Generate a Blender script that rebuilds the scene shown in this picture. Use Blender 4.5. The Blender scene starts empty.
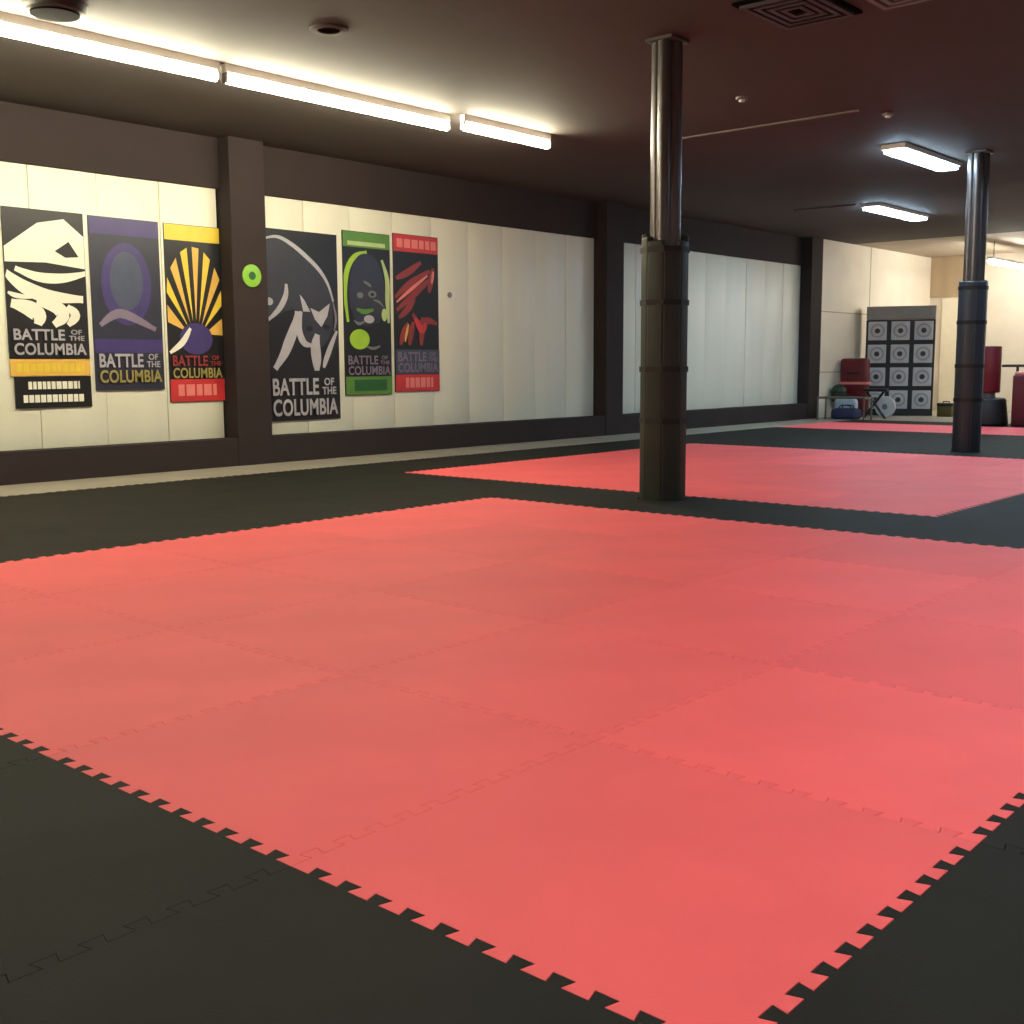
import bpy, bmesh, math, random
from mathutils import Vector, Matrix
from mathutils.geometry import tessellate_polygon
random.seed(7)
S = bpy.context.scene
COL = S.collection
PI = math.pi
S.view_settings.view_transform = 'Standard'
S.view_settings.look = 'None'
S.view_settings.gamma = 1
S.view_settings.use_curve_mapping = False
S.view_settings.exposure = 0.0

# ------------------------------------------------------------------ materials
def lin(c):
    return tuple(((v / 255) / 12.92 if v / 255 <= 0.04045 else ((v / 255 + 0.055) / 1.055) ** 2.4) for v in c) + (1.0,)

def mat(name, rgb, rough=0.6, var=0.08, scale=6.0, bump=0.0, bscale=80.0, metal=0.0, spec=0.5, objvar=0.0, stretch=(1, 1, 1)):
    """procedural surface: noise mottling of the colour, optional bump, optional shade per object"""
    m = bpy.data.materials.new(name); m.use_nodes = True
    nt = m.node_tree; b = nt.nodes['Principled BSDF']
    b.inputs['Roughness'].default_value = rough
    b.inputs['Metallic'].default_value = metal
    b.inputs['Specular IOR Level'].default_value = spec
    tc = nt.nodes.new('ShaderNodeTexCoord')
    mp = nt.nodes.new('ShaderNodeMapping'); mp.inputs['Scale'].default_value = stretch
    nt.links.new(tc.outputs['Object'], mp.inputs['Vector'])
    n = nt.nodes.new('ShaderNodeTexNoise'); n.inputs['Scale'].default_value = scale; n.inputs['Detail'].default_value = 5
    nt.links.new(mp.outputs['Vector'], n.inputs['Vector'])
    mr = nt.nodes.new('ShaderNodeMapRange')
    mr.inputs['From Min'].default_value = 0.3; mr.inputs['From Max'].default_value = 0.7
    mr.inputs['To Min'].default_value = 1 - var; mr.inputs['To Max'].default_value = 1 + var
    nt.links.new(n.outputs['Fac'], mr.inputs['Value'])
    val = mr.outputs['Result']
    if objvar:
        oi = nt.nodes.new('ShaderNodeObjectInfo')
        m2 = nt.nodes.new('ShaderNodeMapRange')
        m2.inputs['To Min'].default_value = 1 - objvar; m2.inputs['To Max'].default_value = 1 + objvar
        nt.links.new(oi.outputs['Random'], m2.inputs['Value'])
        mm = nt.nodes.new('ShaderNodeMath'); mm.operation = 'MULTIPLY'
        nt.links.new(val, mm.inputs[0]); nt.links.new(m2.outputs['Result'], mm.inputs[1]); val = mm.outputs[0]
    vm = nt.nodes.new('ShaderNodeVectorMath'); vm.operation = 'SCALE'
    vm.inputs[0].default_value = lin(rgb)[:3]
    nt.links.new(val, vm.inputs['Scale'])
    nt.links.new(vm.outputs['Vector'], b.inputs['Base Color'])
    if bump:
        n2 = nt.nodes.new('ShaderNodeTexNoise'); n2.inputs['Scale'].default_value = bscale; n2.inputs['Detail'].default_value = 3
        nt.links.new(mp.outputs['Vector'], n2.inputs['Vector'])
        bp = nt.nodes.new('ShaderNodeBump'); bp.inputs['Strength'].default_value = bump; bp.inputs['Distance'].default_value = 0.01
        nt.links.new(n2.outputs['Fac'], bp.inputs['Height']); nt.links.new(bp.outputs['Normal'], b.inputs['Normal'])
    return m

def glow(name, rgb, strength):
    m = bpy.data.materials.new(name); m.use_nodes = True
    b = m.node_tree.nodes['Principled BSDF']
    b.inputs['Base Color'].default_value = (0.8, 0.8, 0.8, 1)
    b.inputs['Emission Color'].default_value = (*rgb, 1)
    b.inputs['Emission Strength'].default_value = strength
    return m

M = dict(
    red=mat('red_foam', (238, 98, 100), 0.6, 0.05, 2.2, 0.15, 220, spec=0.18, objvar=0.05),
    black=mat('black_foam', (36, 36, 32), 0.7, 0.16, 2.5, 0.15, 220, spec=0.08, objvar=0.05),
    concrete=mat('concrete', (150, 142, 128), 0.7, 0.1, 3, 0.1, 60),
    ceiling=mat('brown_ceiling_paint', (73, 65, 61), 0.8, 0.06, 1.5, 0.1, 90),
    ceilrear=mat('cream_ceiling_paint', (170, 156, 138), 0.7, 0.08, 2.0),
    dark=mat('dark_wall_paint', (54, 46, 46), 0.7, 0.06, 3, 0.08, 60, spec=0.12),
    cream=mat('cream_wall_paint', (224, 214, 196), 0.6, 0.05, 2.5, 0.05, 40),
    tan=mat('tan_board', (176, 154, 124), 0.6, 0.1, 3, stretch=(1, 1, .2)),
    board=mat('white_board', (232, 230, 212), 0.42, 0.035, 2.0, 0.06, 12, stretch=(1.5, 1, .15)),
    door=mat('cream_door_paint', (240, 230, 205), 0.45, 0.03),
    steel=mat('dark_gloss_steel', (92, 86, 86), 0.3, 0.06, 8, metal=0.6),
    pad=mat('black_vinyl_pad', (52, 57, 51), 0.55, 0.12, 5, 0.15, 60, spec=0.2),
    navypad=mat('blue_black_vinyl_pad', (44, 48, 58), 0.42, 0.12, 5, 0.15, 60),
    strap=mat('black_strap', (22, 22, 20), 0.7, 0.1, 30),
    white=mat('white_enamel', (215, 212, 205), 0.4, 0.03),
    grey=mat('grey_plastic', (120, 118, 116), 0.5, 0.06),
    darkgrey=mat('dark_grey_metal', (58, 54, 54), 0.5, 0.08),
    hole=mat('black_hollow', (16, 13, 11), 0.9, 0.1, spec=0.03),
    locker=mat('grey_locker_metal', (150, 144, 134), 0.5, 0.06),
    lockdark=mat('black_locker_frame', (30, 29, 31), 0.5, 0.08),
    lockdoor=mat('pale_grey_locker_door', (206, 202, 202), 0.5, 0.05),
    lockring=mat('grey_locker_ring', (168, 164, 164), 0.5, 0.05),
    redvinyl=mat('dark_red_vinyl', (104, 18, 28), 0.4, 0.1, 6),
    redfoam=mat('maroon_foam', (88, 16, 25), 0.5, 0.1, 6),
    rubber=mat('black_rubber', (24, 25, 24), 0.5, 0.1, 10),
    navy=mat('navy_fabric', (44, 46, 78), 0.8, 0.12, 12, 0.2, 90),
    paleblue=mat('pale_blue_fabric', (168, 178, 190), 0.8, 0.1, 12, 0.2, 90),
    green=mat('dark_green_rubber', (38, 58, 46), 0.5, 0.1, 10),
    tube=mat('grey_steel_tube', (110, 108, 100), 0.35, 0.06, 20, metal=0.5),
    olive=mat('olive_plastic', (92, 78, 22), 0.5, 0.1, 12),
    # printing inks
    ik=mat('ink_black', (26, 26, 30), 0.4, 0.08), ikgrey=mat('ink_charcoal', (50, 50, 60), 0.4, 0.1),
    iw=mat('ink_white', (232, 230, 214), 0.4, 0.03), ilg=mat('ink_light_grey', (172, 170, 178), 0.4, 0.08),
    img=mat('ink_mid_grey', (110, 112, 112), 0.4, 0.1),
    iy=mat('ink_amber', (222, 176, 84), 0.4, 0.08), iyb=mat('ink_yellow', (226, 196, 66), 0.4, 0.08),
    ip=mat('ink_purple', (64, 54, 108), 0.4, 0.12), ipn=mat('ink_navy', (44, 46, 62), 0.4, 0.1),
    ir=mat('ink_red', (196, 52, 56), 0.4, 0.1), ipk=mat('ink_salmon', (226, 128, 122), 0.4, 0.08),
    idr=mat('ink_dark_red', (140, 52, 52), 0.4, 0.12), ig=mat('ink_green', (86, 132, 56), 0.4, 0.1),
    igd=mat('ink_dark_green', (36, 92, 48), 0.4, 0.1), igl=mat('ink_lime', (150, 190, 48), 0.4, 0.08),
    igp=mat('ink_pale_green', (176, 196, 130), 0.4, 0.08), imv=mat('ink_mauve', (124, 112, 132), 0.4, 0.1),
    ikh=mat('ink_khaki', (150, 138, 78), 0.4, 0.1), ibl=mat('ink_slate', (70, 78, 100), 0.4, 0.1),
    duct=mat('dull_beige_duct', (100, 88, 82), 0.6, 0.05),
    lime=mat('lime_plastic', (134, 190, 62), 0.4, 0.06),
    tubewarm=glow('warm_white_tube', (1.0, 0.92, 0.66), 110.0),
    tubecool=glow('cool_white_diffuser', (0.56, 0.81, 1.0), 58.0),
    tubeneutral=glow('neutral_white_diffuser', (1.0, 0.95, 0.92), 26.0),
    fillcoolfar=glow('cool_far_fill', (0.48, 0.75, 1.0), 46.0),  # glow of the fill lamps added at the far right
    tubefar=glow('warm_white_far_tube', (1.0, 0.95, 0.84), 84.0),
)

# ------------------------------------------------------------------ helpers
def link(name, me, m=None, parent=None, loc=None):
    o = bpy.data.objects.new(name, me); COL.objects.link(o)
    if m is not None:
        me.materials.append(m)
    if parent is not None:
        o.parent = parent
    if loc is not None:
        o.location = loc
    return o

def obj(name, bm, m, parent=None, loc=None, smooth=False):
    me = bpy.data.meshes.new(name)
    bmesh.ops.recalc_face_normals(bm, faces=bm.faces)
    bm.to_mesh(me); bm.free()
    if smooth:
        for p in me.polygons:
            p.use_smooth = True
        me.set_sharp_from_angle(angle=math.radians(40))
    return link(name, me, m, parent, loc)

def box(bm, x0, x1, y0, y1, z0, z1, bev=0.0, seg=2):
    r = bmesh.ops.create_cube(bm, size=1)
    vs = r['verts']
    bmesh.ops.scale(bm, vec=(x1 - x0, y1 - y0, z1 - z0), verts=vs)
    bmesh.ops.translate(bm, vec=((x0 + x1) / 2, (y0 + y1) / 2, (z0 + z1) / 2), verts=vs)
    if bev:
        es = list({e for v in vs for e in v.link_edges})
        bmesh.ops.bevel(bm, geom=es, offset=bev, segments=seg, affect='EDGES', profile=0.5)

def cyl(bm, p, r, h, axis='Z', n=24, r2=None, bev=0.0):
    r2 = r if r2 is None else r2
    q = bmesh.ops.create_cone(bm, cap_ends=True, segments=n, radius1=r, radius2=r2, depth=h)
    vs = q['verts']
    if axis == 'X':
        bmesh.ops.rotate(bm, cent=(0, 0, 0), matrix=Matrix.Rotation(PI / 2, 3, 'Y'), verts=vs)
    elif axis == 'Y':
        bmesh.ops.rotate(bm, cent=(0, 0, 0), matrix=Matrix.Rotation(PI / 2, 3, 'X'), verts=vs)
    bmesh.ops.translate(bm, vec=p, verts=vs)
    if bev:
        es = [e for e in {e for v in vs for e in v.link_edges} if any(len(f.verts) > 4 for f in e.link_faces)]
        bmesh.ops.bevel(bm, geom=es, offset=bev, segments=3, affect='EDGES', profile=0.5)

def rod(bm, a, b, r, n=10):
    a = Vector(a); b = Vector(b); d = b - a
    q = bmesh.ops.create_cone(bm, cap_ends=True, segments=n, radius1=r, radius2=r, depth=d.length)
    bmesh.ops.rotate(bm, cent=(0, 0, 0), matrix=d.to_track_quat('Z', 'Y').to_matrix(), verts=q['verts'])
    bmesh.ops.translate(bm, vec=(a + b) / 2, verts=q['verts'])

def prism(bm, pts, z0, z1):
    """outline pts (x, y) extruded from z0 to z1"""
    lo = [bm.verts.new((x, y, z0)) for x, y in pts]
    hi = [bm.verts.new((x, y, z1)) for x, y in pts]
    n = len(pts)
    for i in range(n):
        bm.faces.new((lo[i], lo[(i + 1) % n], hi[(i + 1) % n], hi[i]))
    bm.faces.new(lo[::-1]); bm.faces.new(hi)

def thing(name, label, cat, loc, group=None, rz=0.0):
    o = bpy.data.objects.new(name, None); COL.objects.link(o)
    o.empty_display_size = 0.2
    o.location = loc; o.rotation_euler = (0, 0, rz)
    return tag(o, label, cat, group)

def tag(o, label, cat, group=None):
    o['label'] = label; o['category'] = cat
    if group:
        o['group'] = group
    return o

def struct(name, bm, m, smooth=False):
    o = obj(name, bm, m, smooth=smooth); o['kind'] = 'structure'
    return o

def ordinal(n):
    return ['', 'first', 'second', 'third', 'fourth', 'fifth', 'sixth', 'seventh', 'eighth', 'ninth', 'tenth',
            'eleventh', 'twelfth', 'thirteenth'][n]

# ------------------------------------------------------------------ camera
Rm = ((0.658, -0.099, 0.746), (-0.753, -0.080, 0.653), (-0.005, -0.992, -0.127))
d1 = Vector((1008.0, -152.0, 1142.9155699)).normalized()
d2 = Vector((-1317.0, -140.0, 1142.9155699)); d2 = (d2 - d1 * d1.dot(d2)).normalized()
d3 = d1.cross(d2)
if d3.y > 0:
    d3 = -d3
R3 = Matrix((d1, d2, d3))                       # image axes (right, down, forward) -> world
right, down, fwd = R3.col[0], R3.col[1], R3.col[2]
cd = bpy.data.cameras.new('camera'); cam = bpy.data.objects.new('camera', cd); COL.objects.link(cam)
mw = Matrix((right, -down, -fwd)).transposed().to_4x4()
mw.translation = Vector((0, 0, 1.02))
cam.matrix_world = mw
cd.sensor_width = 36; cd.lens = 1142.9155699 / 1024 * 36
cd.clip_start = 0.05; cd.clip_end = 100
S.camera = cam
F = 1142.9155699
def project(x, y, z):
    q = R3.transposed() @ (Vector((x, y, z)) - Vector((0, 0, 1.02)))
    return (q.x / q.z * F + 512, q.y / q.z * F + 512, q.z)

# ------------------------------------------------------------------ room shell
H = 3.31
XB = 25.35
YW = 9.9          # face of the base wall and the piers
YR = 10.07        # recessed band above the bays
YP = 10.10        # face of the white boards
bm = bmesh.new(); box(bm, -5, XB + .2, -4, 10.4, -0.2, 0.0); struct('floor', bm, M['concrete'])
bm = bmesh.new(); box(bm, -5, 21.4, -4, 10.4, H, H + .2); struct('ceiling', bm, M['ceiling'])
bm = bmesh.new(); box(bm, 21.4, XB + .2, -4, 10.4, H, H + .2); struct('ceiling_rear', bm, M['ceilrear'])

piers = [(7.02, 7.45), (13.37, 13.79), (19.66, 20.10)]
bm = bmesh.new()
box(bm, -5, 19.66, YW, 10.4, 0, 0.285)                       # base wall
box(bm, -5, 19.66, YR, 10.4, 2.81, H)                        # band over the bays
box(bm, -5, 19.66, YP + .06, 10.4, 0.285, 2.81)              # back of the bays
for a, b in piers:
    box(bm, a, b, YW - .012, 10.4, 0, H, 0.006, 1)
struct('wall_left', bm, M['dark'])
bm = bmesh.new(); box(bm, 20.10, XB + .2, 9.9, 10.4, 0, H)
# block joints of the cream wall
o = struct('wall_left_rear', bm, M['cream'])
bm = bmesh.new()
for z in (0.85, 1.98):
    box(bm, 20.10, XB, 9.894, 9.9, z, z + .018)
for x in (22.2,):
    box(bm, x, x + .018, 9.894, 9.9, 0, H)
struct('trim_1', bm, M['tan'])
bays = [(-5.0, 7.02, 1), (7.45, 13.37, 2), (13.79, 19.66, 3)]
for a, b, n in bays:
    bm = bmesh.new()
    x = b - 0.02
    w = 0.655
    k = 0
    while x > a + 0.02:
        x0 = max(a, x - w)
        # one white board, its long edges eased, every board standing a hair differently
        dy = (0.0, 0.006, 0.002, 0.008, 0.003)[k % 5]
        box(bm, x0 + .0025, x - .0025, YP + dy, YP + .058, 0.285, 2.81, 0.005, 2)
        x -= w; k += 1
    struct('window_%d' % n, bm, M['board'], True)
bm = bmesh.new()
box(bm, XB, XB + .2, -4, 10.4, 0, H)
struct('wall_back', bm, M['cream'])
bm = bmesh.new(); box(bm, XB - .03, XB, 9.02, 9.9, 2.45, H); struct('trim_2', bm, M['tan'])
bm = bmesh.new()
box(bm, XB - .05, XB, 9.02, 9.62, 0.0, 2.42, 0.008, 1)
dr = struct('door_1', bm, M['door'])
bm = bmesh.new(); rod(bm, (XB - .10, 9.10, 1.02), (XB - .10, 9.22, 1.02), .012); rod(bm, (XB - .10, 9.10, 1.02), (XB - .045, 9.10, 1.02), .012)
obj('door_handle', bm, M['tube'], dr)
bm = bmesh.new(); box(bm, -5, XB + .2, -4.2, -4, 0, H); struct('wall_right', bm, M['cream'])
bm = bmesh.new(); box(bm, -5.2, -5, -4.2, 10.4, 0, H); struct('wall_front', bm, M['cream'])

# ------------------------------------------------------------------ puzzle mats
GX, GY = 1.343, 0.766
TH = 0.03
def edge(n=11, pitch=0.0866, b=0.015, t=0.0235, d=0.030):
    p = [(0.0, 0.0)]
    s = 0.5 - pitch * (n - 1) / 2
    for k in range(n):
        c = s + k * pitch
        p += [(c - b, 0.0), (c - t, d), (c + t, d), (c + b, 0.0)]
    return p
def outline():
    e = edge(); e2 = e[::-1]
    p = [(t, d) for t, d in e]                              # front (y = 0)
    p += [(1 + d, t) for t, d in e]                         # right (x = 1)
    p += [(1.0, 1.0)] + [(t, 1 + d) for t, d in e2[:-1]]
    p += [(0.0, 1.0)] + [(d, t) for t, d in e2[:-1]]
    return p
def inset(p, k):
    n = len(p); out = []
    for i in range(n):
        a, b, c = Vector(p[i - 1]), Vector(p[i]), Vector(p[(i + 1) % n])
        e1 = (b - a).normalized(); e2 = (c - b).normalized()
        n1 = Vector((-e1.y, e1.x)); n2 = Vector((-e2.y, e2.x))
        m = (n1 + n2)
        if m.length < 1e-6:
            m = n1
        m.normalize(); s = max(0.35, m.dot(n1))
        q = b + m * (k / s); out.append((q.x, q.y))
    return out
P0 = outline()
PA = inset(P0, 0.0005); PB = inset(P0, 0.0011)
def tile_mesh():
    bm = bmesh.new()
    rings = [[bm.verts.new((x, y, z)) for x, y in pp] for pp, z in ((PA, 0.0), (PA, TH - .001), (PB, TH))]
    n = len(PA)
    for a, b in zip(rings, rings[1:]):
        for i in range(n):
            bm.faces.new((a[i], a[(i + 1) % n], b[(i + 1) % n], b[i]))
    for ring, pp, flip in ((rings[2], PB, False), (rings[0], PA, True)):
        for t in tessellate_polygon([[Vector((x, y, 0)) for x, y in pp]]):
            try:
                bm.faces.new([ring[i] for i in t])
            except ValueError:
                pass
    bmesh.ops.recalc_face_normals(bm, faces=bm.faces)
    me = bpy.data.meshes.new('foam_tile'); bm.to_mesh(me); bm.free()
    return me
me_red = tile_mesh(); me_red.materials.append(M['red'])
me_black = tile_mesh(); me_black.materials.append(M['black'])
columns = [(7.11, 4.735), (13.05, 4.62)]

def visible(i, j):
    x0, y0 = GX + i, GY + j
    for a in (0, .25, .5, .75, 1):
        for b in (0, .25, .5, .75, 1):
            x, y = x0 + a, y0 + b
            q = R3.transposed() @ Vector((x, y, TH - 1.02))
            if q.z > 0.3 and -90 < q.x / q.z * F + 512 < 1114 and q.y / q.z * F + 512 < 1130:
                return True
    return False
def red_square(i, j):
    if 0 <= i <= 4 and 0 <= j <= 4: return 'near'
    if 6 <= i <= 10 and 2 <= j <= 6: return 'middle'
    if 15 <= i <= 16 and 4 <= j <= 7: return 'far'
for i in range(-3, 18):
    for j in range(-3, 8):
        if not visible(i, j):
            continue
        k = red_square(i, j)
        if k:
            i0, jr = {'near': (0, 0), 'middle': (6, 2), 'far': (15, 4)}[k]
            lab = 'red foam tile of the %s red area, %s row back, %s from right edge' % (k, ordinal(i - i0 + 1), ordinal(j - jr + 1))
            if k == 'far':
                lab = 'red foam tile of the far red strip, %s row back, %s from left end' % (ordinal(i - 14), ordinal(8 - j))
        else:
            w = ordinal(8 - j)
            if i < 0:
                lab = 'black foam tile before near red area, %s row out, %s from left wall' % (ordinal(-i), w)
            elif i <= 4:
                lab = ('black foam tile left of the near red area, %s row back, %s from wall' if j > 4 else
                       'black foam tile right of near red area, %s row back, %s from left wall') % (ordinal(i + 1), w)
            elif i == 5:
                lab = 'black foam tile in the strip between near and middle red areas, %s from left wall' % w
            elif i <= 10:
                lab = ('black foam tile left of the middle red area, %s row back, %s from wall' if j > 4 else
                       'black foam tile right of middle red area, %s row back, %s from left wall') % (ordinal(i - 5), w)
            elif i <= 14:
                lab = 'black foam tile between middle and far red, %s row back, %s from left wall' % (ordinal(i - 10), w)
            elif i <= 16:
                lab = 'black foam tile beside far red strip, %s row back, %s from left wall' % (ordinal(i - 14), w)
            else:
                lab = 'black foam tile behind the far red strip, %s from left wall' % w
        me = me_red if k else me_black
        o = bpy.data.objects.new('red_foam_tile' if k else 'black_foam_tile', me); COL.objects.link(o)
        o.location = (GX + i, GY + j, 0)
        tag(o, lab, 'floor tile', 'red foam floor tiles' if k else 'black foam floor tiles')
        # tiles cut round the columns
        cut = [c for c in columns if GX + i - .25 < c[0] < GX + i + 1.25 and GY + j - .25 < c[1] < GY + j + 1.25]
        if cut:
            for c in cut:
                bmc = bmesh.new(); cyl(bmc, (c[0] - GX - i, c[1] - GY - j, 0.02), (0.185 if c[0] < 10 else 0.168), 0.2, n=48)
                mc = bpy.data.meshes.new('cutter'); bmc.to_mesh(mc); bmc.free()
                oc = bpy.data.objects.new('cutter', mc); COL.objects.link(oc); oc.location = o.location
                md = o.modifiers.new('cut', 'BOOLEAN'); md.object = oc; md.solver = 'EXACT'
                bpy.context.view_layer.update()
                nm = bpy.data.meshes.new_from_object(o.evaluated_get(bpy.context.evaluated_depsgraph_get()))
                o.modifiers.clear()
                if len(nm.polygons) > 20:
                    o.data = nm
                bpy.data.objects.remove(oc)

# ------------------------------------------------------------------ padded columns
def column(x, y, label, padmat, tops, ap=0.162):
    t = thing('padded_column', label, 'column', (x, y, 0), 'padded steel columns')
    # shaft: four round lobes
    bm = bmesh.new()
    pts = []
    N = 96
    rl, off = 0.052, 0.060
    for k in range(N):
        a = 2 * PI * k / N
        best = 0.055
        for q in range(4):
            ca = math.radians(20 + 90 * q)
            cx, cy = off * math.cos(ca), off * math.sin(ca)
            b = cx * math.cos(a) + cy * math.sin(a); c = off * off - rl * rl
            disc = b * b - c
            if disc > 0:
                best = max(best, b + math.sqrt(disc))
        pts.append((best * math.cos(a), best * math.sin(a)))
    prism(bm, pts, 0.0, H - .03)
    obj('shaft', bm, M['steel'], t, smooth=True)
    bm = bmesh.new(); box(bm, -.115, .115, -.115, .115, H - .03, H + .001, .006, 1); obj('cap_plate', bm, M['steel'], t)
    wd = 2 * ap * math.tan(PI / 8)
    for k in range(8):
        bm = bmesh.new()
        box(bm, ap - .055, ap, -wd / 2 + .002, wd / 2 - .002, 0.002, tops[k], 0.016, 3)
        p = obj('foam_pad', bm, padmat, t, smooth=True); p.rotation_euler = (0, 0, k * PI / 4 + .15)
    for z in (0.61, 0.985, 1.465, 1.84):
        bm = bmesh.new()
        ro, ri = (ap + .003) / math.cos(PI / 8), (ap - .012) / math.cos(PI / 8)
        a8 = [(math.cos(k * PI / 4 + PI / 8 + .15), math.sin(k * PI / 4 + PI / 8 + .15)) for k in range(8)]
        vs = [[bm.verts.new((r * c, r * s, zz)) for c, s in a8] for r, zz in ((ri, z - .02), (ro, z - .02), (ro, z + .02), (ri, z + .02))]
        for q in range(4):
            for k in range(8):
                bm.faces.new((vs[q][k], vs[q][(k + 1) % 8], vs[(q + 1) % 4][(k + 1) % 8], vs[(q + 1) % 4][k]))
        obj('strap', bm, M['strap'], t)
    return t
column(7.11, 4.735, 'near padded column standing between the near and middle red areas', M['pad'],
       [1.86, 1.91, 1.96, 1.93, 1.90, 1.86, 1.90, 1.95])
column(13.05, 4.62, 'far padded column standing behind the middle red area', M['navypad'],
       [1.91, 1.92, 1.92, 1.91, 1.91, 1.91, 1.92, 1.92], 0.146)

# ------------------------------------------------------------------ lamps
def batten(x0, x1, y, z, label, m, group):
    t = thing('tube_light', label, 'ceiling light', ((x0 + x1) / 2, y, z), group)
    L = (x1 - x0) / 2
    bm = bmesh.new(); box(bm, -L, L, -.03, .03, .03, H - z + .002, .005, 1); obj('spine', bm, M['white'], t)
    for s in (-1, 1):
        bm = bmesh.new(); box(bm, s * (L - .012) - .012, s * (L - .012) + .012, -.03, .03, -.045, .03, .004, 1)
        obj('end_cap', bm, M['grey'], t)
    bm = bmesh.new(); cyl(bm, (0, 0, -.01), .038, 2 * L - .05, 'X', 20); obj('tube', bm, m, t, smooth=True)
    return t
g = 'warm tube lights along the left wall'
batten(2.93, 5.34, 7.62, 3.215, 'warm fluorescent tube light leftmost in the ceiling row by the left wall', M['tubewarm'], g)
batten(5.39, 7.84, 7.62, 3.215, 'warm fluorescent tube light in the middle of the ceiling row by the left wall', M['tubewarm'], g)
batten(7.90, 9.16, 7.50, 3.215, 'short fluorescent tube light at the far end of the ceiling row', M['tubewarm'], g)
for x in (-2.0, 0.5):
    batten(x, x + 2.4, 7.62, 3.215, 'warm fluorescent tube light continuing the left wall row out of frame', M['tubewarm'], g)

def panel_light(x0, x1, y, w, label, m, group, shade=False):
    t = thing('ceiling_panel_light', label, 'ceiling light', ((x0 + x1) / 2, y, H - .09), group)
    L = (x1 - x0) / 2
    bm = bmesh.new(); box(bm, -L, L, -w / 2, w / 2, .035, .09, .006, 1); obj('housing', bm, M['white'], t)
    bm = bmesh.new(); box(bm, -L + .02, L - .02, -w / 2 + .02, w / 2 - .02, 0, .035, .03, 4); obj('diffuser', bm, m, t, smooth=True)
    if shade:                                   # shades added to keep the unseen lamps' light off the upper wall
        for sy in (-1, 1):
            bm = bmesh.new(); box(bm, -L, L, sy * w / 2 - .012, sy * w / 2 + .012, -.06, .09, .003, 1); obj('added_side_shade', bm, M['darkgrey'], t)
    return t
g = 'cool white ceiling panel lights'
panel_light(11.98, 13.58, 5.14, .27, 'cool white ceiling light nearer the viewer, left of the far column top', M['tubecool'], g)
panel_light(16.1, 17.95, 7.22, .28, 'cool white ceiling light farther away, above the third bay of white boards', M['tubecool'], g)
for x in (-2.6, 0.6, 3.8):
    panel_light(x, x + 1.8, 0.6, .34, 'ceiling light out of frame on the right near the viewer', M['tubeneutral'], 'ceiling lights out of frame', True)
for x, y in ((8.4, 1.5), (13.2, 3.2), (17.6, 4.5)):  # unseen lamps added to light the far mats and third bay
    panel_light(x, x + 1.8, y, .34, 'added ceiling light out of frame far on the right', M['fillcoolfar'], 'added far ceiling lights out of frame', True)
t = thing('hanging_tube_light', 'hanging tube light right of the far column before the back wall', 'ceiling light', (23.7, 7.68, 2.93))
bm = bmesh.new(); box(bm, -1.2, 1.2, -.05, .05, .03, .075, .005, 1); obj('spine', bm, M['white'], t)
bm = bmesh.new(); cyl(bm, (0, 0, -.01), .045, 2.36, 'X', 20); obj('tube', bm, M['tubefar'], t, smooth=True)
for x in (-1.0, 1.0):
    bm = bmesh.new(); rod(bm, (x, 0, .07), (x, 0, H - 2.93), .008); obj('hanger_rod', bm, M['darkgrey'], t)
t2 = thing('hanging_tube_light', 'added hanging tube light out of frame over the right back area', 'ceiling light', (23.5, 3.9, 2.93))  # unseen second tube, added to brighten the back wall
for c in list(t.children):
    d = c.copy(); COL.objects.link(d); d.parent = t2

# ------------------------------------------------------------------ ceiling fittings
t = thing('recessed_downlight', 'unlit recessed round downlight in the ceiling right of the tube row', 'downlight', (5.345, 6.322, H))
bm = bmesh.new()
N = 32
vv = [[bm.verts.new((r * math.cos(2 * PI * k / N), r * math.sin(2 * PI * k / N), z)) for k in range(N)] for r, z in ((.075, -.004), (.08, -.014), (.13, -.010), (.135, 0))]
for a, b in zip(vv, vv[1:]):
    for k in range(N):
        bm.faces.new((a[k], a[(k + 1) % N], b[(k + 1) % N], b[k]))
obj('trim_ring', bm, M['ceiling'], t, smooth=True)
bm = bmesh.new(); cyl(bm, (0, 0, -.003), .076, .006, n=32); obj('dark_opening', bm, M['hole'], t)
t = thing('ceiling_fitting', 'dark round ceiling fitting beside the leftmost tube light', 'ceiling fitting', (3.82, 7.18, H))
bm = bmesh.new(); cyl(bm, (0, 0, -.03), .19, .06, n=32, r2=.20, bev=.01); obj('body', bm, M['darkgrey'], t, smooth=True)
bm = bmesh.new(); cyl(bm, (0, 0, -.065), .15, .012, n=32); obj('grille', bm, M['hole'], t)
def vent(x0, x1, y0, y1, label, m, name='ceiling_vent'):
    t = thing(name, label, 'vent', ((x0 + x1) / 2, (y0 + y1) / 2, H), 'square ceiling vents')
    a, b = (x1 - x0) / 2, (y1 - y0) / 2
    bm = bmesh.new(); box(bm, -a, a, -b, b, -.018, 0, .004, 1); obj('frame', bm, m, t)
    for k in range(4):
        s = 1 - .2 * k - .12
        bm = bmesh.new()
        w = .035
        z0, z1 = -.034, -.018
        box(bm, -a * s, a * s, -b * s, -b * s + w, z0, z1); box(bm, -a * s, a * s, b * s - w, b * s, z0, z1)
        box(bm, -a * s, -a * s + w, -b * s + w, b * s - w, z0, z1); box(bm, a * s - w, a * s, -b * s + w, b * s - w, z0, z1)
        obj('louvre', bm, M['darkgrey'] if m is M['hole'] else M['grey'], t)
    return t
vent(6.70, 7.42, 3.42, 3.98, 'dark square ceiling vent at the top of the photo, right of the near column', M['hole'])
vent(6.72, 7.44, 2.68, 3.30, 'greyish square ceiling vent at the top right of the photo', M['darkgrey'])
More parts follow.
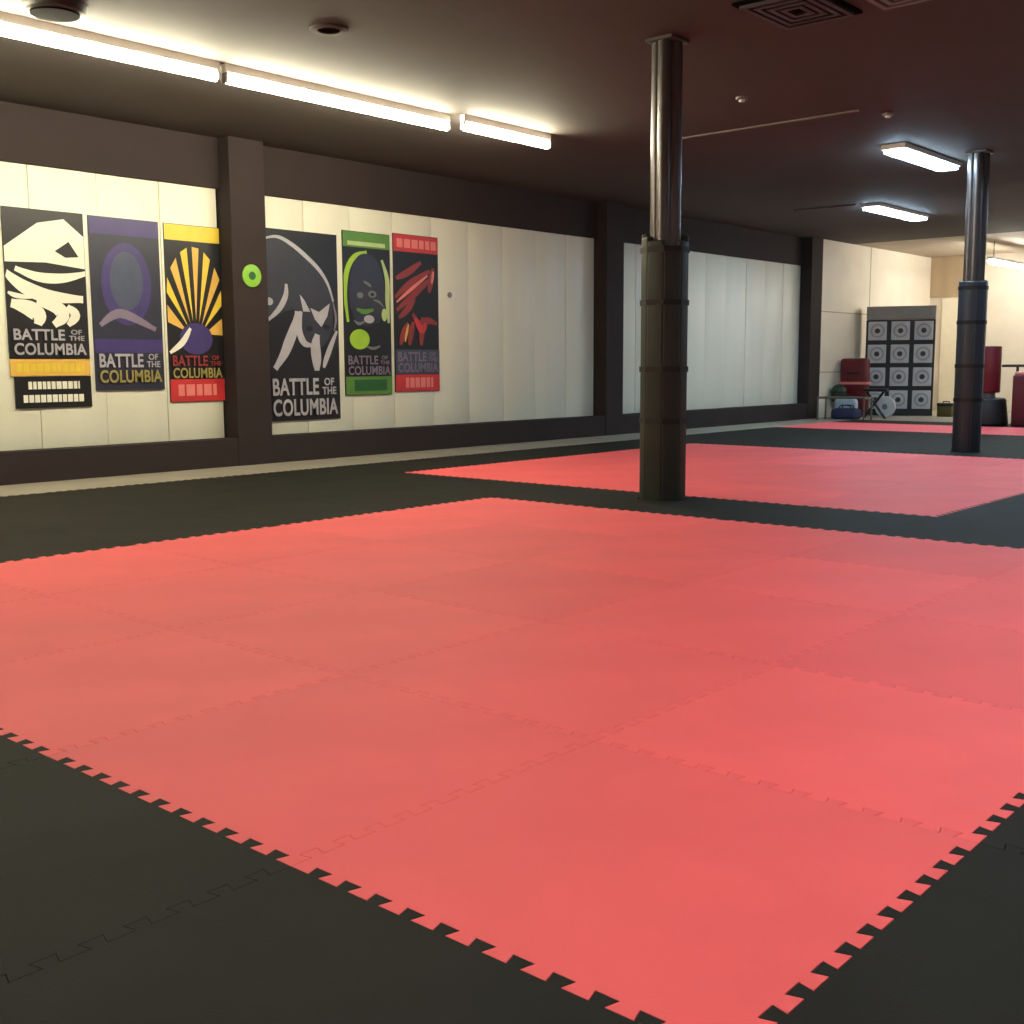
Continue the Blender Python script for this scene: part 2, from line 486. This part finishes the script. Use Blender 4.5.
def detector(x, y, label):
    t = thing('smoke_detector', label, 'smoke detector', (x, y, H), 'smoke detectors')
    bm = bmesh.new(); cyl(bm, (0, 0, -.012), .05, .024, n=24, r2=.055, bev=.005); obj('base', bm, M['grey'], t, smooth=True)
    bm = bmesh.new(); cyl(bm, (0, 0, -.032), .026, .018, n=20, bev=.004); obj('sensor', bm, M['white'], t, smooth=True)
detector(9.04, 5.247, 'small round smoke detector on the ceiling right of the near column')
detector(10.517, 4.572, 'small round smoke detector on the ceiling above the nearer cool white light')
bm = bmesh.new(); box(bm, 10.18, 10.215, 4.70, 6.60, H - .018, H + .002, .004, 1)
tag(obj('cable_duct', bm, M['duct']), 'thin pale cable duct across the ceiling right of the near column', 'cable duct')
bm = bmesh.new(); box(bm, 16.06, 16.095, 7.42, 8.4, H - .018, H + .002, .004, 1)
tag(obj('cable_duct', bm, M['duct']), 'short thin cable duct running to the farther cool white light', 'cable duct')

# ------------------------------------------------------------------ posters
def catmull(p, n=6):
    out = []
    for i in range(len(p) - 1):
        a = p[max(i - 1, 0)]; b = p[i]; c = p[i + 1]; d = p[min(i + 2, len(p) - 1)]
        for k in range(n):
            t = k / n
            out.append(tuple(.5 * (2 * b[q] + (c[q] - a[q]) * t + (2 * a[q] - 5 * b[q] + 4 * c[q] - d[q]) * t * t + (3 * b[q] - a[q] - 3 * c[q] + d[q]) * t ** 3) for q in (0, 1)))
    out.append(p[-1]); return out
class Poster:
    def __init__(s, x0, x1, z0, z1, label, name='poster', sheet='ik', y=YP - .002, group='event posters on the white boards'):
        s.w, s.h = x1 - x0, z1 - z0
        s.t = thing(name, label, 'poster', ((x0 + x1) / 2, y, z0), group)
        bm = bmesh.new(); box(bm, -s.w / 2, s.w / 2, -.012, 0, 0, s.h); obj('sheet', bm, M[sheet], s.t)
        s.shapes = []; s.layer = 0; s.mats = []
    def pt(s, u, v):
        return ((u - .5) * s.w, (1 - v) * s.h)
    def poly(s, pts, m, smooth=False):
        if smooth:
            pts = catmull(list(pts) + [pts[0]])[:-1]
        s.shapes.append(([s.pt(min(max(u, .005), .995), min(max(v, .003), .997)) for u, v in pts], m))
    def rect(s, u0, v0, u1, v1, m):
        s.poly([(u0, v0), (u1, v0), (u1, v1), (u0, v1)], m)
    def ell(s, u, v, ru, rv, m, n=24):
        s.poly([(u + ru * math.cos(2 * PI * k / n), v + rv * math.sin(2 * PI * k / n)) for k in range(n)], m)
    def stroke(s, pts, width, m, taper=True):
        c = catmull([s.pt(u, v) for u, v in pts]); L, Rr = [], []
        n = len(c)
        for i, p in enumerate(c):
            a = Vector(c[max(i - 1, 0)]); b = Vector(c[min(i + 1, n - 1)])
            d = (b - a).normalized(); nn = Vector((-d.y, d.x))
            f = i / (n - 1)
            w = width * s.w * .5 * ((.35 + .65 * math.sin(PI * min(max(f, .08), .92))) if taper else 1)
            L.append(tuple(Vector(p) + nn * w)); Rr.append(tuple(Vector(p) - nn * w))
        lim = lambda q: (min(max(q[0], -s.w / 2 + .004), s.w / 2 - .004), min(max(q[1], .004), s.h - .004))
        s.shapes.append(([lim(q) for q in L + Rr[::-1]], m))
    def finish(s, name='artwork'):
        bm = bmesh.new(); mats = []
        for k, (pts, m) in enumerate(s.shapes):
            if m not in mats:
                mats.append(m)
            y = -.0125 - .0004 * (k + 1)
            for tri in tessellate_polygon([[Vector((x, z, 0)) for x, z in pts]]):
                vs = [bm.verts.new((pts[i][0], y, pts[i][1])) for i in tri]
                f = bm.faces.new(vs); f.material_index = mats.index(m)
                f.normal_update()
                if f.normal.y > 0:
                    f.normal_flip()
        me = bpy.data.meshes.new(name); bm.to_mesh(me); bm.free(); s.shapes = []
        for m in mats:
            me.materials.append(M[m])
        link(name, me, None, s.t)
    def text(s, body, u0, v0, u1, v1, m, lift=.03, name='lettering', bold=.024):
        cu = bpy.data.curves.new('t', 'FONT'); cu.body = body; cu.extrude = .1; cu.offset = bold; cu.space_character = 1.05
        o = bpy.data.objects.new('t', cu); COL.objects.link(o); bpy.context.view_layer.update()
        me = bpy.data.meshes.new_from_object(o.evaluated_get(bpy.context.evaluated_depsgraph_get()))
        bpy.data.objects.remove(o)
        xs = [v.co.x for v in me.vertices]; ys = [v.co.y for v in me.vertices]
        a, b, c, d = min(xs), max(xs), min(ys), max(ys)
        X0, Z1 = s.pt(u0, v0); X1, Z0 = s.pt(u1, v1)
        for v in me.vertices:
            z = v.co.z
            v.co = Vector((X0 + (v.co.x - a) / (b - a) * (X1 - X0), -lift - z * .01, Z0 + (v.co.y - c) / (d - c) * (Z1 - Z0)))
        me.name = name; me.materials.clear()
        link(name, me, M[m], s.t)
    def title(s, v0, v1, v2, v3, m, m2=None):
        s.text('BATTLE', .05, v0, .68, v1, m); s.text('OF', .76, v0, .90, (v0 + v1) / 2 - .004, m); s.text('THE', .73, (v0 + v1) / 2 + .004, .93, v1, m)
        s.text('COLUMBIA', .05, v2, .95, v3, m2 or m)
    def scribble(s, u0, v0, u1, v1, m, seed, n=8):
        """a line of print too small to read"""
        r = random.Random(seed); u = u0
        while u < u1 - .02:
            w = (u1 - u0) / n * r.uniform(.55, .9)
            s.rect(u, v0, min(u + w, u1), v1, m); u += w + (u1 - u0) / n * .18

# 1: black and white figure poster, far left
p = Poster(4.77, 5.53, 1.10, 2.425, 'black poster with large white shapes, farthest left, above the amber strip')
p.poly([(0, .26), (.42, .09), (.75, .05), (1, .16), (1, .38), (.5, .35), (0, .36)], 'iw')
p.poly([(.62, .27), (.80, .20), (.92, .30), (.75, .31)], 'ik')
p.stroke([(0, .43), (.22, .52), (.5, .575), (.95, .59)], .17, 'iw')
p.stroke([(.12, .40), (.4, .45), (.7, .45), (1, .41)], .12, 'iw')
p.stroke([(.02, .56), (.12, .58), (.3, .59)], .06, 'iw')
p.stroke([(.05, .63), (.25, .66), (.38, .71), (.36, .77)], .2, 'iw')
p.stroke([(.36, .615), (.6, .65), (.68, .71), (.56, .77)], .17, 'iw')
p.stroke([(.74, .64), (.84, .70), (.74, .77)], .12, 'iw')
p.rect(0, .985, 1, 1, 'ik')
p.finish(); p.title(.80, .875, .895, .975, 'ilg')
p = Poster(4.77, 5.53, .945, 1.095, 'amber yellow printed strip under the black and white poster', 'paper_strip', 'iy', group='printed strips under the posters')
p.scribble(.08, .25, .92, .75, 'iyb', 3, 9); p.finish()
p = Poster(4.80, 5.53, .655, .94, 'black banner with two white text lines below the amber strip', 'paper_banner', 'ik', group='printed strips under the posters')
p.scribble(.17, .16, .84, .40, 'iw', 4, 9); p.finish('text_line'); p.scribble(.10, .58, .92, .82, 'iw', 5, 11); p.finish('text_line')
# 2: purple poster
p = Poster(5.58, 6.31, .80, 2.42, 'dark purple poster with pale title, second from left', sheet='ipn')
p.rect(0, 0, 1, .10, 'ip'); p.ell(.5, .38, .36, .24, 'ip'); p.ell(.5, .36, .24, .17, 'ibl')
p.stroke([(.1, .62), (.4, .55), (.9, .64)], .12, 'imv'); p.rect(0, .70, 1, .78, 'ip'); p.finish()
p.title(.785, .865, .88, .955, 'ilg', 'ikh')
# 3: yellow and red poster
p = Poster(6.37, 7.01, .67, 2.42, 'black poster with yellow rays and a red bottom band, beside the first pier', sheet='ik')
p.rect(0, 0, 1, .09, 'iyb')
for k in range(9):
    a = -PI * (k + .3) / 9
    p.poly([(.5 + .16 * math.cos(a), .62 + .08 * math.sin(a)), (.5 + .62 * math.cos(a - .10), .62 + .5 * math.sin(a - .10)), (.5 + .62 * math.cos(a + .10), .62 + .5 * math.sin(a + .10))], 'iyb' if k % 2 else 'iy')
p.ell(.5, .64, .3, .09, 'ip'); p.stroke([(.02, .72), (.25, .66), (.4, .58)], .10, 'iw')
p.rect(0, .87, 1, 1, 'ir'); p.scribble(.14, .90, .84, .965, 'ipk', 8, 4); p.finish()
p.title(.735, .795, .805, .865, 'idr', 'ikh')
# 4: panther poster
p = Poster(7.56, 8.56, .43, 2.475, 'tall black poster of a prowling cat outlined in grey, right of first pier', sheet='ik')
p.poly([(0, .07), (.2, .05), (.42, .10), (.72, .20), (.9, .34), (.9, .52), (.7, .62), (.5, .55), (.4, .42), (.28, .42), (.1, .45), (0, .45)], 'ikgrey', True)
p.stroke([(0, .055), (.18, .04), (.36, .07), (.55, .125), (.74, .195), (.86, .27), (.93, .36)], .05, 'ilg')
p.stroke([(.28, .28), (.27, .34), (.18, .41), (.03, .47)], .07, 'ilg'); p.ell(.05, .375, .05, .02, 'ilg')
p.stroke([(.42, .42), (.40, .48), (.30, .58), (.22, .65), (.10, .725)], .13, 'ilg')
p.poly([(.46, .33), (.52, .36), (.60, .42), (.50, .42)], 'ilg')
p.stroke([(.47, .42), (.44, .52), (.50, .585), (.60, .60)], .085, 'ilg')
p.poly([(.60, .40), (.72, .42), (.88, .37), (.84, .44), (.75, .50), (.66, .46)], 'ilg')
p.stroke([(.69, .54), (.66, .60), (.67, .68), (.67, .735)], .14, 'ilg')
p.stroke([(.97, .52), (.88, .60), (.80, .68), (.77, .72)], .07, 'ilg'); p.ell(.58, .51, .05, .014, 'ik'); p.ell(.82, .50, .05, .014, 'ik')
p.stroke([(.92, .36), (.96, .45), (.93, .52)], .03, 'imv'); p.finish()
p.title(.775, .865, .885, .975, 'ilg')
# 5: green ape poster
p = Poster(8.645, 9.365, .685, 2.54, 'green poster of a dark ape face with a lime ball, third from the right end', sheet='ik')
p.t['label'] = 'green bordered poster of a dark ape head with a lime ball'
p.rect(0, 0, 1, .095, 'ig'); p.rect(.1, .06, .9, .085, 'igp')
p.stroke([(.08, .55), (.03, .38), (.08, .24), (.25, .15), (.5, .12)], .10, 'igl')
p.stroke([(.82, .16), (.93, .28), (.93, .42), (.95, .55)], .10, 'igp')
p.poly([(.12, .45), (.14, .28), (.28, .16), (.5, .13), (.72, .17), (.86, .3), (.86, .46), (.7, .55), (.3, .56)], 'ipn', True)
p.poly([(.22, .42), (.4, .34), (.6, .34), (.8, .42), (.72, .5), (.5, .53), (.3, .5)], 'ikgrey', True)
p.stroke([(.42, .30), (.52, .315), (.58, .33)], .05, 'img'); p.ell(.60, .375, .09, .022, 'img'); p.ell(.34, .385, .07, .018, 'img')
p.ell(.60, .377, .04, .01, 'ik'); p.stroke([(.62, .41), (.74, .42), (.84, .45)], .04, 'img')
p.stroke([(.26, .47), (.42, .485), (.62, .47)], .08, 'ig'); p.ell(.52, .53, .11, .025, 'ilg'); p.stroke([(.2, .54), (.3, .56), (.42, .545)], .05, 'img')
p.ell(.31, .655, .21, .062, 'igl'); p.stroke([(.45, .70), (.6, .71), (.75, .695)], .05, 'img'); p.ell(.85, .50, .06, .04, 'igp')
p.rect(0, .885, 1, 1, 'ig'); p.rect(.18, .905, .88, .975, 'igd'); p.finish()
p.title(.755, .81, .82, .875, 'imv')
# 6: red poster
p = Poster(9.42, 10.165, .71, 2.57, 'black poster with red claw streaks and salmon end bands, rightmost poster', sheet='ik')
p.rect(0, 0, 1, .11, 'ir'); p.scribble(.08, .03, .95, .085, 'ipk', 12, 5)
for a in ([(.05, .28), (.3, .24), (.6, .17)], [(.02, .40), (.3, .32), (.55, .27), (.8, .22)], [(.05, .48), (.35, .40), (.6, .33), (.82, .27)],
          [(.1, .53), (.3, .47), (.45, .40)], [(.88, .20), (.82, .29), (.78, .36)], [(.40, .50), (.55, .56), (.75, .54), (.95, .56)], [(.12, .70), (.2, .62), (.3, .56)],
          [(.32, .70), (.36, .62), (.42, .55)], [(.58, .70), (.6, .62), (.62, .52)]):
    p.stroke(a, .12, 'idr')
p.stroke([(.05, .43), (.35, .35), (.75, .25)], .06, 'ipk'); p.stroke([(.45, .53), (.6, .60), (.7, .56)], .13, 'ir'); p.stroke([(.88, .22), (.84, .30)], .06, 'ipk')
p.stroke([(.22, .68), (.26, .62), (.3, .57)], .05, 'iy'); p.rect(0, .73, 1, .885, 'ibl')
p.rect(0, .89, 1, 1, 'ir'); p.scribble(.22, .91, .84, .975, 'ipk', 14, 5); p.finish()
p.title(.745, .805, .815, .875, 'imv')
# green round sticker on the first pier
t = thing('round_sign', 'small lime green round sign on the first dark pier', 'sign', (7.245, YW - .012, 1.945))
bm = bmesh.new(); cyl(bm, (0, -.008, 0), .115, .016, 'Y', 32, bev=.003); obj('disc', bm, M['lime'], t, smooth=True)
bm = bmesh.new(); cyl(bm, (0, -.018, 0), .042, .004, 'Y', 24); obj('centre_dot', bm, M['igd'], t)
bm = bmesh.new(); cyl(bm, (0, -.008, 0), .035, .016, 'Y', 20, bev=.004)
o = obj('wall_knob', bm, M['grey'], None, (10.37, YP - .002, 1.89), True); tag(o, 'small grey knob on the white boards right of the red poster', 'wall fitting')

# ------------------------------------------------------------------ far end things
# bank of lockers: three columns by four rows under a grey header
LX, LY = 21.9, 9.11
t = thing('locker_bank', 'grey bank of twelve square lockers with pale doors before the cream wall', 'locker', (LX, LY, 0), rz=.38)
W2 = .64
bm = bmesh.new(); box(bm, .03, .30, -W2, W2, 0.0, 1.86, .008, 1); obj('body', bm, M['lockdark'], t)
bm = bmesh.new(); box(bm, .0, .30, -W2, W2, 1.87, 2.12, .01, 1); obj('header_panel', bm, M['locker'], t)
for c in range(3):
    for r in range(4):
        y = -W2 + .4267 * (c + .5); z = .09 + .445 * (r + .5)
        bm = bmesh.new(); box(bm, .0, .03, y - .172, y + .172, z - .180, z + .180, .014, 3)
        d = obj('door', bm, M['lockdoor'], t, smooth=True)
        bm = bmesh.new()
        N = 28
        vv = [[bm.verts.new((xx, y + q * math.cos(2 * PI * k / N), z + q * math.sin(2 * PI * k / N))) for k in range(N)] for q, xx in ((.105, -.001), (.10, -.006), (.135, -.006), (.13, -.001))]
        for a, b in zip(vv, vv[1:]):
            for k in range(N):
                bm.faces.new((a[k], a[(k + 1) % N], b[(k + 1) % N], b[k]))
        obj('ring', bm, M['lockring'], d)
        bm = bmesh.new(); cyl(bm, (-.008, y, z), .05, .018, 'X', 20, bev=.004); obj('knob', bm, M['darkgrey'], d, smooth=True)

# red kick shield leaning on the wall
t = thing('kick_shield', 'dark red kick shield standing left of the lockers against the cream wall', 'kick shield', (21.0, 9.60, 0))
bm = bmesh.new(); box(bm, -.10, .10, -.27, .27, 0, 1.12, .06, 4); a = obj('foam_body', bm, M['redvinyl'], t, smooth=True)
bm = bmesh.new(); box(bm, -.108, .108, -.278, .278, .62, .67, .004, 1); obj('pale_band', bm, M['ipk'], t)
bm = bmesh.new(); rod(bm, (-.13, -.1, .85), (-.13, .1, .85), .014); rod(bm, (-.13, -.1, .85), (-.095, -.1, .85), .012); rod(bm, (-.13, .1, .85), (-.095, .1, .85), .012); obj('handle', bm, M['rubber'], t)

# bags and ball in front of it
def bag(name, label, loc, L, r, m, hz):
    t = thing(name, label, 'bag', loc)
    bm = bmesh.new()
    box(bm, -r, r, -L / 2, L / 2, 0, hz, min(r, hz / 2) * .7, 4)
    obj('body', bm, m, t, smooth=True)
    for s in (-1, 1):
        bm = bmesh.new()
        c = catmull([(-.12, hz - .01), (-.08, hz + .05), (.08, hz + .05), (.12, hz - .01)])
        for a, b in zip(c, c[1:]):
            rod(bm, (s * r * .4, a[0], a[1]), (s * r * .4, b[0], b[1]), .01, 6)
        obj('handle', bm, M['rubber'], t)
    bm = bmesh.new(); box(bm, -.012, .012, -L * .4, L * .4, hz - .004, hz + .004); obj('zip', bm, M['rubber'], t)
    return t
bag('gym_bag', 'dark navy gym bag on the floor before the red kick shield', (19.98, 9.28, 0), .50, .16, M['navy'], .20)
bag('pale_gym_bag', 'pale blue gym bag on the floor behind the navy bag', (20.30, 9.44, 0), .42, .13, M['paleblue'], .38)
t = thing('medicine_ball', 'dark green medicine ball on the stool between bags and wall', 'ball', (20.62, 9.74, .33))
bm = bmesh.new(); bmesh.ops.create_uvsphere(bm, u_segments=28, v_segments=16, radius=.15); bmesh.ops.translate(bm, vec=(0, 0, .15), verts=bm.verts); obj('rubber_shell', bm, M['green'], t, smooth=True)
bm = bmesh.new(); cyl(bm, (0, 0, .15), .1515, .02, n=32); obj('seam', bm, M['rubber'], t, smooth=True)
t = thing('low_stool', 'low dark stool under the green medicine ball', 'stool', (20.62, 9.74, 0))
bm = bmesh.new(); cyl(bm, (0, 0, .315), .14, .03, n=28, bev=.006); obj('seat', bm, M['rubber'], t, smooth=True)
for k in range(3):
    a = 2 * PI * k / 3 + .4
    bm = bmesh.new(); rod(bm, (.10 * math.cos(a), .10 * math.sin(a), .302), (.13 * math.cos(a), .13 * math.sin(a), 0), .014); obj('leg', bm, M['tube'], t)

# low steel tube frame in front
t = thing('steel_frame', 'low grey steel tube frame standing before the bags at the mat edge', 'frame', (19.55, 9.12, 0))
for sx in (-.16, .16):
    for sy in (-.44, .44):
        bm = bmesh.new(); rod(bm, (sx, sy, 0), (sx, sy, .40), .018); obj('leg', bm, M['tube'], t)
for sx in (-.16, .16):
    bm = bmesh.new(); rod(bm, (sx, -.455, .41), (sx, .455, .41), .018); obj('rail', bm, M['tube'], t)
for sy in (-.44, .44):
    bm = bmesh.new(); rod(bm, (-.16, sy, .40), (.16, sy, .40), .016); obj('cross_bar', bm, M['tube'], t)

# black crossed stand and grey weight plate
t = thing('folding_stand', 'black crossed folding stand in front of the lockers left side', 'stand', (20.3, 8.88, 0))
for s in (-1, 1):
    bm = bmesh.new(); rod(bm, (.02 * s, -.2 * s, .014), (.02 * s, .17 * s, .50), .024); obj('leg', bm, M['rubber'], t)
bm = bmesh.new(); box(bm, -.07, .07, -.24, .22, .505, .56, .015, 2); obj('top_bar', bm, M['rubber'], t, smooth=True)
bm = bmesh.new()
cyl(bm, (0, 0, .2), .20, .05, 'X', 36, bev=.01)
t = thing('weight_plate', 'pale grey weight plate standing on edge before the locker doors', 'weight plate', (21.1, 9.02, 0))
obj('disc', bm, M['lockdoor'], t, smooth=True)
bm = bmesh.new(); cyl(bm, (0, 0, .2), .055, .062, 'X', 24, bev=.004); obj('hub', bm, M['grey'], t, smooth=True)
# olive box by the door
t = thing('tool_box', 'small olive and black box on the floor right of the lockers', 'box', (22.0, 8.20, 0))
bm = bmesh.new(); box(bm, -.10, .10, -.14, .14, 0, .20, .012, 2); obj('body', bm, M['olive'], t, smooth=True)
bm = bmesh.new(); box(bm, -.105, .105, -.145, .145, .20, .26, .012, 2); obj('lid', bm, M['rubber'], t, smooth=True)
bm = bmesh.new(); rod(bm, (0, -.06, .285), (0, .06, .285), .01); rod(bm, (0, -.06, .285), (0, -.06, .258), .01); rod(bm, (0, .06, .285), (0, .06, .258), .01); obj('handle', bm, M['rubber'], t)

# free standing punching bag behind the far column
t = thing('punching_bag', 'dark red free standing punching bag on a black base right of far column', 'punching bag', (18.75, 6.32, TH))
bm = bmesh.new(); cyl(bm, (0, 0, .22), .31, .44, n=36, r2=.26, bev=.04); obj('base', bm, M['rubber'], t, smooth=True)
bm = bmesh.new(); cyl(bm, (0, 0, .48), .10, .09, n=24); obj('neck', bm, M['grey'], t, smooth=True)
bm = bmesh.new(); cyl(bm, (0, 0, .885), .165, .73, n=36, bev=.02); obj('bag', bm, M['redvinyl'], t, smooth=True)
# rail and red block
t = thing('barrier_rail', 'dark pipe rail on posts along the right edge before the back wall', 'rail', (19.2, 5.3, TH))
bm = bmesh.new(); rod(bm, (0, .98, .94), (0, -.95, .94), .022); obj('top_rail', bm, M['darkgrey'], t)
for y in (.74, -.8):
    bm = bmesh.new(); rod(bm, (0, y, 0), (0, y, .94), .022); obj('post', bm, M['darkgrey'], t)
    bm = bmesh.new(); cyl(bm, (0, y, .008), .08, .016, n=24); obj('foot_plate', bm, M['darkgrey'], t)
t = thing('foam_block', 'tall maroon foam block at the right edge beside the pipe rail', 'foam block', (18.85, 5.55, TH))
bm = bmesh.new(); box(bm, -.22, .22, -.38, .38, 0, .80, .025, 3); obj('foam_body', bm, M['redfoam'], t, smooth=True)
bm = bmesh.new(); box(bm, -.20, .20, -.36, .36, .80, .85, .015, 2); obj('lit_top', bm, M['ipk'], t, smooth=True)  # light falling on the block's top, put in as a salmon slab

# ------------------------------------------------------------------ world
w = bpy.data.worlds.new('world'); S.world = w; w.use_nodes = True
w.node_tree.nodes['Background'].inputs['Color'].default_value = (0.02, 0.02, 0.02, 1)
w.node_tree.nodes['Background'].inputs['Strength'].default_value = 0.2
